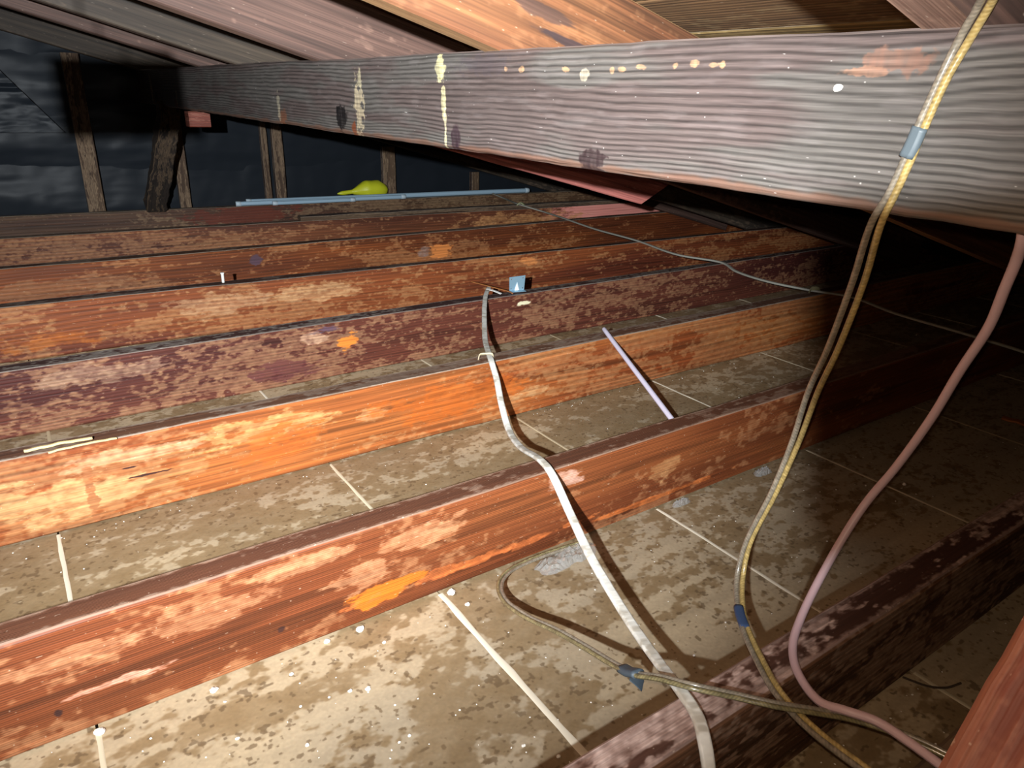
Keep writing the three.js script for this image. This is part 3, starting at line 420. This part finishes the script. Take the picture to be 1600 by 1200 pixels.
// ---------------------------------------------------------------- cables
{ const g = group('white_cable', [0, 0, 0], 'thick flat white cable running from the metal plate to the bottom edge', 'cable');
  const pts = [[1.131, 0.154, -1.736], [1.072, 0.155, -1.661], [1.013, 0.150, -1.575], [0.948, 0.142, -1.473], [0.879, 0.140, -1.361], [0.826, 0.148, -1.264], [0.795, 0.152, -1.205], [0.776, 0.135, -1.157], [0.737, 0.115, -1.079], [0.701, 0.100, -1.000], [0.660, 0.115, -0.906], [0.618, 0.151, -0.790], [0.606, 0.152, -0.748], [0.586, 0.128, -0.677], [0.550, 0.122, -0.590], [0.517, 0.122, -0.502], [0.491, 0.127, -0.432], [0.468, 0.138, -0.374], [0.450, 0.152, -0.338], [0.439, 0.153, -0.308], [0.423, 0.150, -0.284], [0.417, 0.130, -0.270], [0.426, 0.080, -0.262]];
  const cp = texPair(1024, 64, (u, v) => { const n = fbm(u * 220, v * 6, 3), d = sm(0.45, 0.72, fbm(u * 90, v * 3, 3)); const c = mixc([226, 222, 212], [164, 152, 134], d * 0.6); return [...mulc(c, 0.9 + 0.15 * n), n]; });
  mesh('sheath', sweep(pts, slot(0.0132, 0.0062), 260), pairMat(cp, { roughness: 0.5, bumpScale: 0.0004 }), g);
  const clip = sweep([[0.786, 0.1455, -1.243], [0.790, 0.157, -1.243], [0.802, 0.1585, -1.238], [0.815, 0.157, -1.233], [0.819, 0.1455, -1.233]], slot(0.004, 0.0012), 24, true, new THREE.Vector3(0.4, 0, 1)); mesh('cable_clip', clip, std(0xcbb999, 0.6), g);
}
const goldTex = texPair(512, 32, (u, v) => { const st = 0.5 + 0.5 * Math.sin(6.283 * (u * 90 + v * 3)), n = fbm(u * 140, v * 4, 3); return [...mulc(mixc([176, 148, 88], [198, 172, 112], st), 0.70 + 0.4 * n), 0.5 + 0.3 * (st - 0.5)]; });
const silverTex = texPair(512, 32, (u, v) => { const st = 0.5 + 0.5 * Math.sin(6.283 * (u * 90 + v * 3)), n = fbm(u * 140 + 7, v * 4, 3); return [...mulc(mixc([134, 124, 108], [154, 142, 124], st), 0.70 + 0.4 * n), 0.5 + 0.3 * (st - 0.5)]; });
for (const t of [goldTex, silverTex]) for (const m of [t.map, t.bumpMap]) m.repeat.set(3, 1);
const goldMat = pairMat(goldTex, { roughness: 0.35, clearcoat: 0.7, clearcoatRoughness: 0.15, bumpScale: 0.0002 }), silverMat = pairMat(silverTex, { roughness: 0.35, clearcoat: 0.7, clearcoatRoughness: 0.15, bumpScale: 0.0002 });
const oliveTex = texPair(512, 32, (u, v) => { const st = 0.5 + 0.5 * Math.sin(6.283 * (u * 90 + v * 3)), n = fbm(u * 60 + 3, v * 4, 3); return [...mulc(mixc([112, 104, 74], [140, 128, 92], st), 0.6 + 0.7 * n), 0.5 + 0.3 * (st - 0.5)]; });
for (const m of [oliveTex.map, oliveTex.bumpMap]) m.repeat.set(3, 1);
const oliveMat = pairMat(oliveTex, { roughness: 0.35, clearcoat: 0.7, clearcoatRoughness: 0.15, bumpScale: 0.0002 });
const tapeMat = std(0x46525c, 0.55), blueTape = std(0x35486a, 0.5), greyTape = std(0x5c676d, 0.5);
{ const g = group('speaker_wire', [0, 0, 0], 'yellowish clear twin wire hanging over the beam at right', 'wire');
  const A = [[0.530, 0.758, -0.252], [0.566, 0.748, -0.271], [0.5785, 0.727, -0.285], [0.5785, 0.702, -0.292], [0.5785, 0.664, -0.301], [0.5785, 0.648, -0.304], [0.5785, 0.618, -0.311], [0.5785, 0.594, -0.320], [0.600, 0.538, -0.338], [0.620, 0.465, -0.360], [0.640, 0.4085, -0.383], [0.655, 0.3415, -0.399], [0.660, 0.268, -0.4155], [0.650, 0.194, -0.430], [0.636, 0.157, -0.424], [0.607, 0.146, -0.398], [0.578, 0.1485, -0.368], [0.552, 0.1495, -0.332], [0.527, 0.1495, -0.287], [0.517, 0.1495, -0.245], [0.517, 0.150, -0.193], [0.520, 0.150, -0.163]];
  const Bp = [[0.530, 0.758, -0.244], [0.566, 0.749, -0.263], [0.5785, 0.726, -0.278], [0.5785, 0.702, -0.287], [0.5785, 0.664, -0.296], [0.5785, 0.648, -0.299], [0.5785, 0.618, -0.306], [0.5785, 0.595, -0.312], [0.608, 0.538, -0.332], [0.628, 0.466, -0.354], [0.648, 0.4095, -0.377], [0.660, 0.342, -0.394], [0.664, 0.268, -0.412], [0.655, 0.194, -0.427], [0.642, 0.157, -0.420], [0.613, 0.146, -0.395], [0.583, 0.1485, -0.365], [0.558, 0.1495, -0.329], [0.533, 0.1495, -0.284], [0.523, 0.1495, -0.242], [0.523, 0.150, -0.189], [0.526, 0.150, -0.160]];
  mesh('conductor', sweep(A, ring(0.003), 260), silverMat, g).userData.label = 'silvery strand'; mesh('conductor', sweep(Bp, ring(0.003), 260), goldMat, g).userData.label = 'golden strand';
  mesh('tape_wrap', sweep([[0.5775, 0.667, -0.298], [0.5775, 0.656, -0.3005], [0.5775, 0.645, -0.3035]], slot(0.012, 0.0075), 8, true, new THREE.Vector3(1, 0, 0), 0.001), greyTape, g).userData.label = 'grey tape wrap';
  mesh('tape_wrap', sweep([[0.604, 0.147, -0.394], [0.591, 0.148, -0.380], [0.579, 0.1485, -0.365]], slot(0.0115, 0.0070), 8, true, undefined, 0.001), blueTape, g).userData.label = 'blue tape wrap';
}
{ const g = group('speaker_wire', [0, 0, 0], 'twin wire looping over the boards and under the white cable', 'wire');
  const C = [[0.675, 0.006, -0.742], [0.626, 0.008, -0.745], [0.555, 0.018, -0.735], [0.507, 0.028, -0.717], [0.477, 0.036, -0.690], [0.458, 0.046, -0.649], [0.453, 0.060, -0.596], [0.455, 0.080, -0.534], [0.452, 0.100, -0.473], [0.446, 0.118, -0.426], [0.441, 0.136, -0.390], [0.445, 0.152, -0.362], [0.453, 0.1635, -0.330], [0.484, 0.159, -0.301], [0.507, 0.158, -0.275], [0.534, 0.1545, -0.253], [0.562, 0.150, -0.230], [0.580, 0.1495, -0.202], [0.592, 0.1495, -0.174], [0.599, 0.1495, -0.149]];
  const shift = (pts, d) => pts.map((p, i) => { const a = pts[Math.max(0, i - 1)], b = pts[Math.min(pts.length - 1, i + 1)], tx = b[0] - a[0], tz = b[2] - a[2], l = Math.hypot(tx, tz); return [p[0] + tz / l * d, p[1], p[2] - tx / l * d]; });
  mesh('conductor', sweep(shift(C, 0.0026), ring(0.0025), 220), silverMat, g).userData.label = 'silvery strand'; mesh('conductor', sweep(shift(C, -0.0026), ring(0.0025), 220), oliveMat, g).userData.label = 'olive strand';
  const wrap2 = mesh('tape_wrap', sweep([[0.4465, 0.1225, -0.414], [0.4435, 0.130, -0.400], [0.4415, 0.1385, -0.387]], slot(0.015, 0.008), 8, true, undefined, 0.002), tapeMat, g); wrap2.userData.label = 'slate-grey tape wrap';
  const fl = sweep([[0.4445, 0.127, -0.399], [0.449, 0.122, -0.3935], [0.453, 0.116, -0.389]], slot(0.017, 0.0012), 6, true, new THREE.Vector3(-0.4, 1, -0.4)); mesh('tape_tail', fl, tapeMat, wrap2);
}
{ const m = mesh('pink_cable', sweep([[0.64, 0.70, -0.255], [0.642, 0.63, -0.242], [0.650, 0.590, -0.237], [0.665, 0.570, -0.242], [0.680, 0.542, -0.250], [0.700, 0.5026, -0.261], [0.722, 0.449, -0.2826], [0.735, 0.3876, -0.302], [0.738, 0.321, -0.3245], [0.722, 0.2705, -0.340], [0.680, 0.209, -0.343], [0.627, 0.165, -0.332], [0.595, 0.153, -0.317], [0.570, 0.150, -0.293], [0.552, 0.1525, -0.256], [0.555, 0.1595, -0.234], [0.567, 0.1605, -0.210], [0.569, 0.161, -0.181], [0.568, 0.161, -0.148]], ring(0.0044, 0.0044, 12), 260), std(0xcfb0b6, 0.42)); tag(m, 'smooth pale pink cable hanging from behind the beam at the right edge', 'cable'); }
{ const g = group('grey_cable', [0, 0, 0], 'thin grey cable strung across the joist tops towards the right edge', 'cable');
  mesh('sheath', sweep([[2.285, 0.163, -3.485], [2.268, 0.154, -3.330], [2.149, 0.170, -3.03], [2.198, 0.150, -2.888], [2.151, 0.153, -2.666], [2.106, 0.150, -2.392], [2.076, 0.152, -2.10], [2.026, 0.150, -1.829], [2.057, 0.153, -1.65], [2.009, 0.148, -1.547], [1.976, 0.150, -1.393], [1.994, 0.152, -1.25], [2.045, 0.149, -1.15], [1.995, 0.147, -0.980], [1.954, 0.152, -0.789], [1.935, 0.150, -0.633], [1.890, 0.150, -0.488], [1.80, 0.152, -0.32], [1.75, 0.150, -0.25]], slot(0.012, 0.0065), 220), std(0xa3a094, 0.6), g);
  mesh('cable_tie', sweep([[1.978, 0.146, -1.243], [1.984, 0.158, -1.243], [1.998, 0.160, -1.238], [2.010, 0.157, -1.235], [2.018, 0.146, -1.234]], slot(0.012, 0.0015), 16, true, new THREE.Vector3(0.3, 0, 1), 0.003), std(0x8d8460, 0.8), g);
  mesh('cable_tie', sweep([[2.150, 0.163, -3.05], [2.160, 0.178, -3.035], [2.175, 0.166, -3.02]], slot(0.03, 0.004), 10, true, undefined, 0.006), std(0xb5b78a, 0.8), g);
}

// ---------------------------------------------------------------- crumbs, flecks, wet film
const crumbMat = std(0xe9e4da, 0.9);
[[0.100, -0.745, 0.0050], [0.186, -0.721, 0.0028], [0.244, -0.752, 0.0042], [-0.022, -0.750, 0.0060], [0.237, -0.656, 0.0030], [0.256, -0.647, 0.0036], [0.267, -0.558, 0.0025], [0.368, -0.476, 0.0025], [0.392, -0.443, 0.0025], [0.440, -0.717, 0.0040], [0.307, -0.710, 0.0026], [0.166, -0.608, 0.0026], [0.433, -0.751, 0.0065], [0.104, -0.659, 0.0026], [1.340, -0.566, 0.004], [0.290, -0.750, 0.006]].forEach(([x, z, r], i) => { const m = mesh('plaster_crumb', lump(r, r * 0.6, r * 0.8, i + 2), crumbMat); m.position.set(x, 0.0002, z); tag(m, { 0: 'round bright white plaster crumb at the foot of the foreground joist, left', 2: 'flaky plaster crumb at the joist foot left of the orange patch', 3: 'ragged plaster crumb at the head of the leftmost foreground seam', 9: 'plaster crumb on the bright central seam, lower of two', 12: 'large plaster crumb where the bright central seam meets the joist', 14: 'lone plaster crumb on the dim boards right of the pink cable', 15: 'large plaster crumb directly under the bright orange patch' }[i] || 'tiny white plaster crumb out on the foreground boards', 'crumb', 'plaster crumbs on the boards'); });
{ reseed(77); const parts = [];
  const base = [0, 1, 2].map(k => { const g = lump(1, 0.5, 0.8, 30 + k, 0); g.deleteAttribute('uv'); return g; });
  for (let i = 0; i < 620; i++) {
    const bay = rnd(); let x, z; if (bay < 0.62) { x = -0.15 + 1.9 * Math.pow(rnd(), 1.4); z = rr(-0.755, -0.36); } else if (bay < 0.85) { x = rr(-0.2, 1.9); z = rr(-1.21, -0.82); if (rnd() < 0.4) z = -1.21 + rnd() * 0.02; } else { x = rr(0.6, 1.8); z = rr(-0.28, -0.2); }
    const r = rr(0.0006, 0.0015) * (rnd() < 0.08 ? 1.6 : 1), g = base[i % 3].clone(); g.rotateY(rnd() * 6.28); g.scale(r, r, r); g.translate(x, 0.0003, z); parts.push(g);
  }
  const m = mesh('plaster_flecks', mergeGeometries(parts), crumbMat); tag(m, 'tiny white plaster flecks scattered over the boards', 'flecks', null, 'stuff');
}
{ const filmMat = new THREE.MeshPhysicalMaterial({ color: 0xf4f6f6, roughness: 0.03, transmission: 0.8, thickness: 0, ior: 2.1, flatShading: true, clearcoat: 1, clearcoatRoughness: 0.03, side: THREE.DoubleSide });
  function film(x, z, a, b, turn, seed, label) {
    const g = new THREE.PlaneGeometry(1, 1, 24, 10), p = g.attributes.position;
    for (let i = 0; i < p.count; i++) { const u = p.getX(i) * 2, v = p.getY(i) * 2, sq = Math.sqrt(Math.max(0.0001, 1 - v * v * 0.55)) , e = Math.max(Math.abs(u), Math.abs(v)); const X = u * a * sq * (0.85 + 0.3 * fbm(u * 2 + seed, v * 2, 2)), Y = v * b * (0.8 + 0.4 * fbm(u * 3 + seed, v + 4, 2)); p.setXYZ(i, X, 0.0015 + 0.015 * sm(1.05, 0.5, e) * fbm(u * 7 + seed, v * 5 + seed, 4, 0.75), -Y); }
    g.computeVertexNormals(); const ix = g.index.array; const m = mesh('clear_film', g, filmMat); m.position.set(x, 0, z); m.rotation.y = turn; tag(m, label, 'film', 'scraps of clear wet film');
  }
  film(0.632, -0.728, 0.062, 0.020, 0.08, 4, 'crumpled clear film scrap glinting where the looped wire meets the foreground joist');
  film(0.912, -0.747, 0.022, 0.007, 0.0, 9, 'small glinting film scrap at the foot of the foreground joist, right of the white cable');
  film(1.140, -0.744, 0.024, 0.010, 0.0, 14, 'glinting film scrap behind the hanging yellowish wire at the joist foot');
}

// ---------------------------------------------------------------- the torch and the phone that light the place (both behind the lens)
{ const P = new THREE.Vector3(...TORCH.pos), A = new THREE.Vector3(...TORCH.aim), dir = A.clone().sub(P).normalize();
  const g = group('hand_torch', TORCH.pos, 'black hand torch shining from behind and left of the viewpoint', 'torch');
  g.quaternion.setFromUnitVectors(new THREE.Vector3(0, 0, 1), dir);
  const prof = [[0.0, -0.13], [0.012, -0.13], [0.0135, -0.127], [0.0135, -0.05], [0.015, -0.045], [0.022, -0.022], [0.0225, -0.006], [0.021, -0.004], [0.0195, -0.006]].map(q => new THREE.Vector2(...q));
  const body = new THREE.LatheGeometry(prof, 28); body.rotateX(Math.PI / 2); mesh('torch_body', body, std(0x18181a, 0.45, { metalness: 0.5 }), g);
  const glass = new THREE.CircleGeometry(0.0195, 28); const lm = mesh('torch_lens', glass, new THREE.MeshStandardMaterial({ color: 0x222222, emissive: TORCH.color, emissiveIntensity: 6 }), g); lm.position.z = -0.0055;
  const sw = new THREE.CylinderGeometry(0.004, 0.004, 0.004, 12); const sm_ = mesh('switch_button', sw, std(0x8a2020, 0.6), g); sm_.position.set(0, 0.0145, -0.08);
  const L = new THREE.SpotLight(TORCH.color, TORCH.power, 0, TORCH.angle, 1.0, 2); L.position.copy(P).addScaledVector(dir, 0.004); L.target.position.copy(A); L.castShadow = true; L.shadow.radius = 0.35; L.shadow.mapSize.set(2048, 2048); L.shadow.camera.near = 0.02; L.shadow.bias = -0.0005;
  scene.add(L, L.target);
}
{ const g = group('mobile_phone', [EYE.x, EYE.y, EYE.z], 'mobile phone held level, its rear lens at the viewpoint', 'phone'); g.quaternion.copy(camera.quaternion);
  const shp = new THREE.Shape(), l = -0.0135, r = 0.150, t = 0.034, b = -0.055, q = 0.008; shp.moveTo(l + q, b); shp.lineTo(r - q, b); shp.quadraticCurveTo(r, b, r, b + q); shp.lineTo(r, t - q); shp.quadraticCurveTo(r, t, r - q, t); shp.lineTo(l + q, t); shp.quadraticCurveTo(l, t, l, t - q); shp.lineTo(l, b + q); shp.quadraticCurveTo(l, b, l + q, b);
  const bg = new THREE.ExtrudeGeometry(shp, { depth: 0.0068, bevelEnabled: true, bevelSize: 0.0006, bevelThickness: 0.0006, bevelSegments: 2 }); bg.translate(0, 0, 0.004); mesh('phone_body', bg, std(0x202225, 0.4), g);
  const lens = new THREE.CylinderGeometry(0.0055, 0.006, 0.002, 24); lens.rotateX(Math.PI / 2); mesh('camera_lens', lens, std(0x08080a, 0.2), g).position.set(0, 0, 0.0026);
  const led = new THREE.CylinderGeometry(0.0025, 0.0025, 0.001, 16); led.rotateX(Math.PI / 2); mesh('flash_led', led, new THREE.MeshStandardMaterial({ color: 0x333333, emissive: LED.color, emissiveIntensity: 3 }), g).position.set(0.0, 0.0105, 0.0028);
  const pl = new THREE.PointLight(LED.color, LED.power, 0, 2); pl.position.copy(new THREE.Vector3(0.0, 0.0105, 0.0005).applyQuaternion(camera.quaternion).add(EYE)); pl.castShadow = true; pl.shadow.radius = 0.12; pl.shadow.camera.near = 0.003; scene.add(pl);
}

renderer.render(scene, camera);
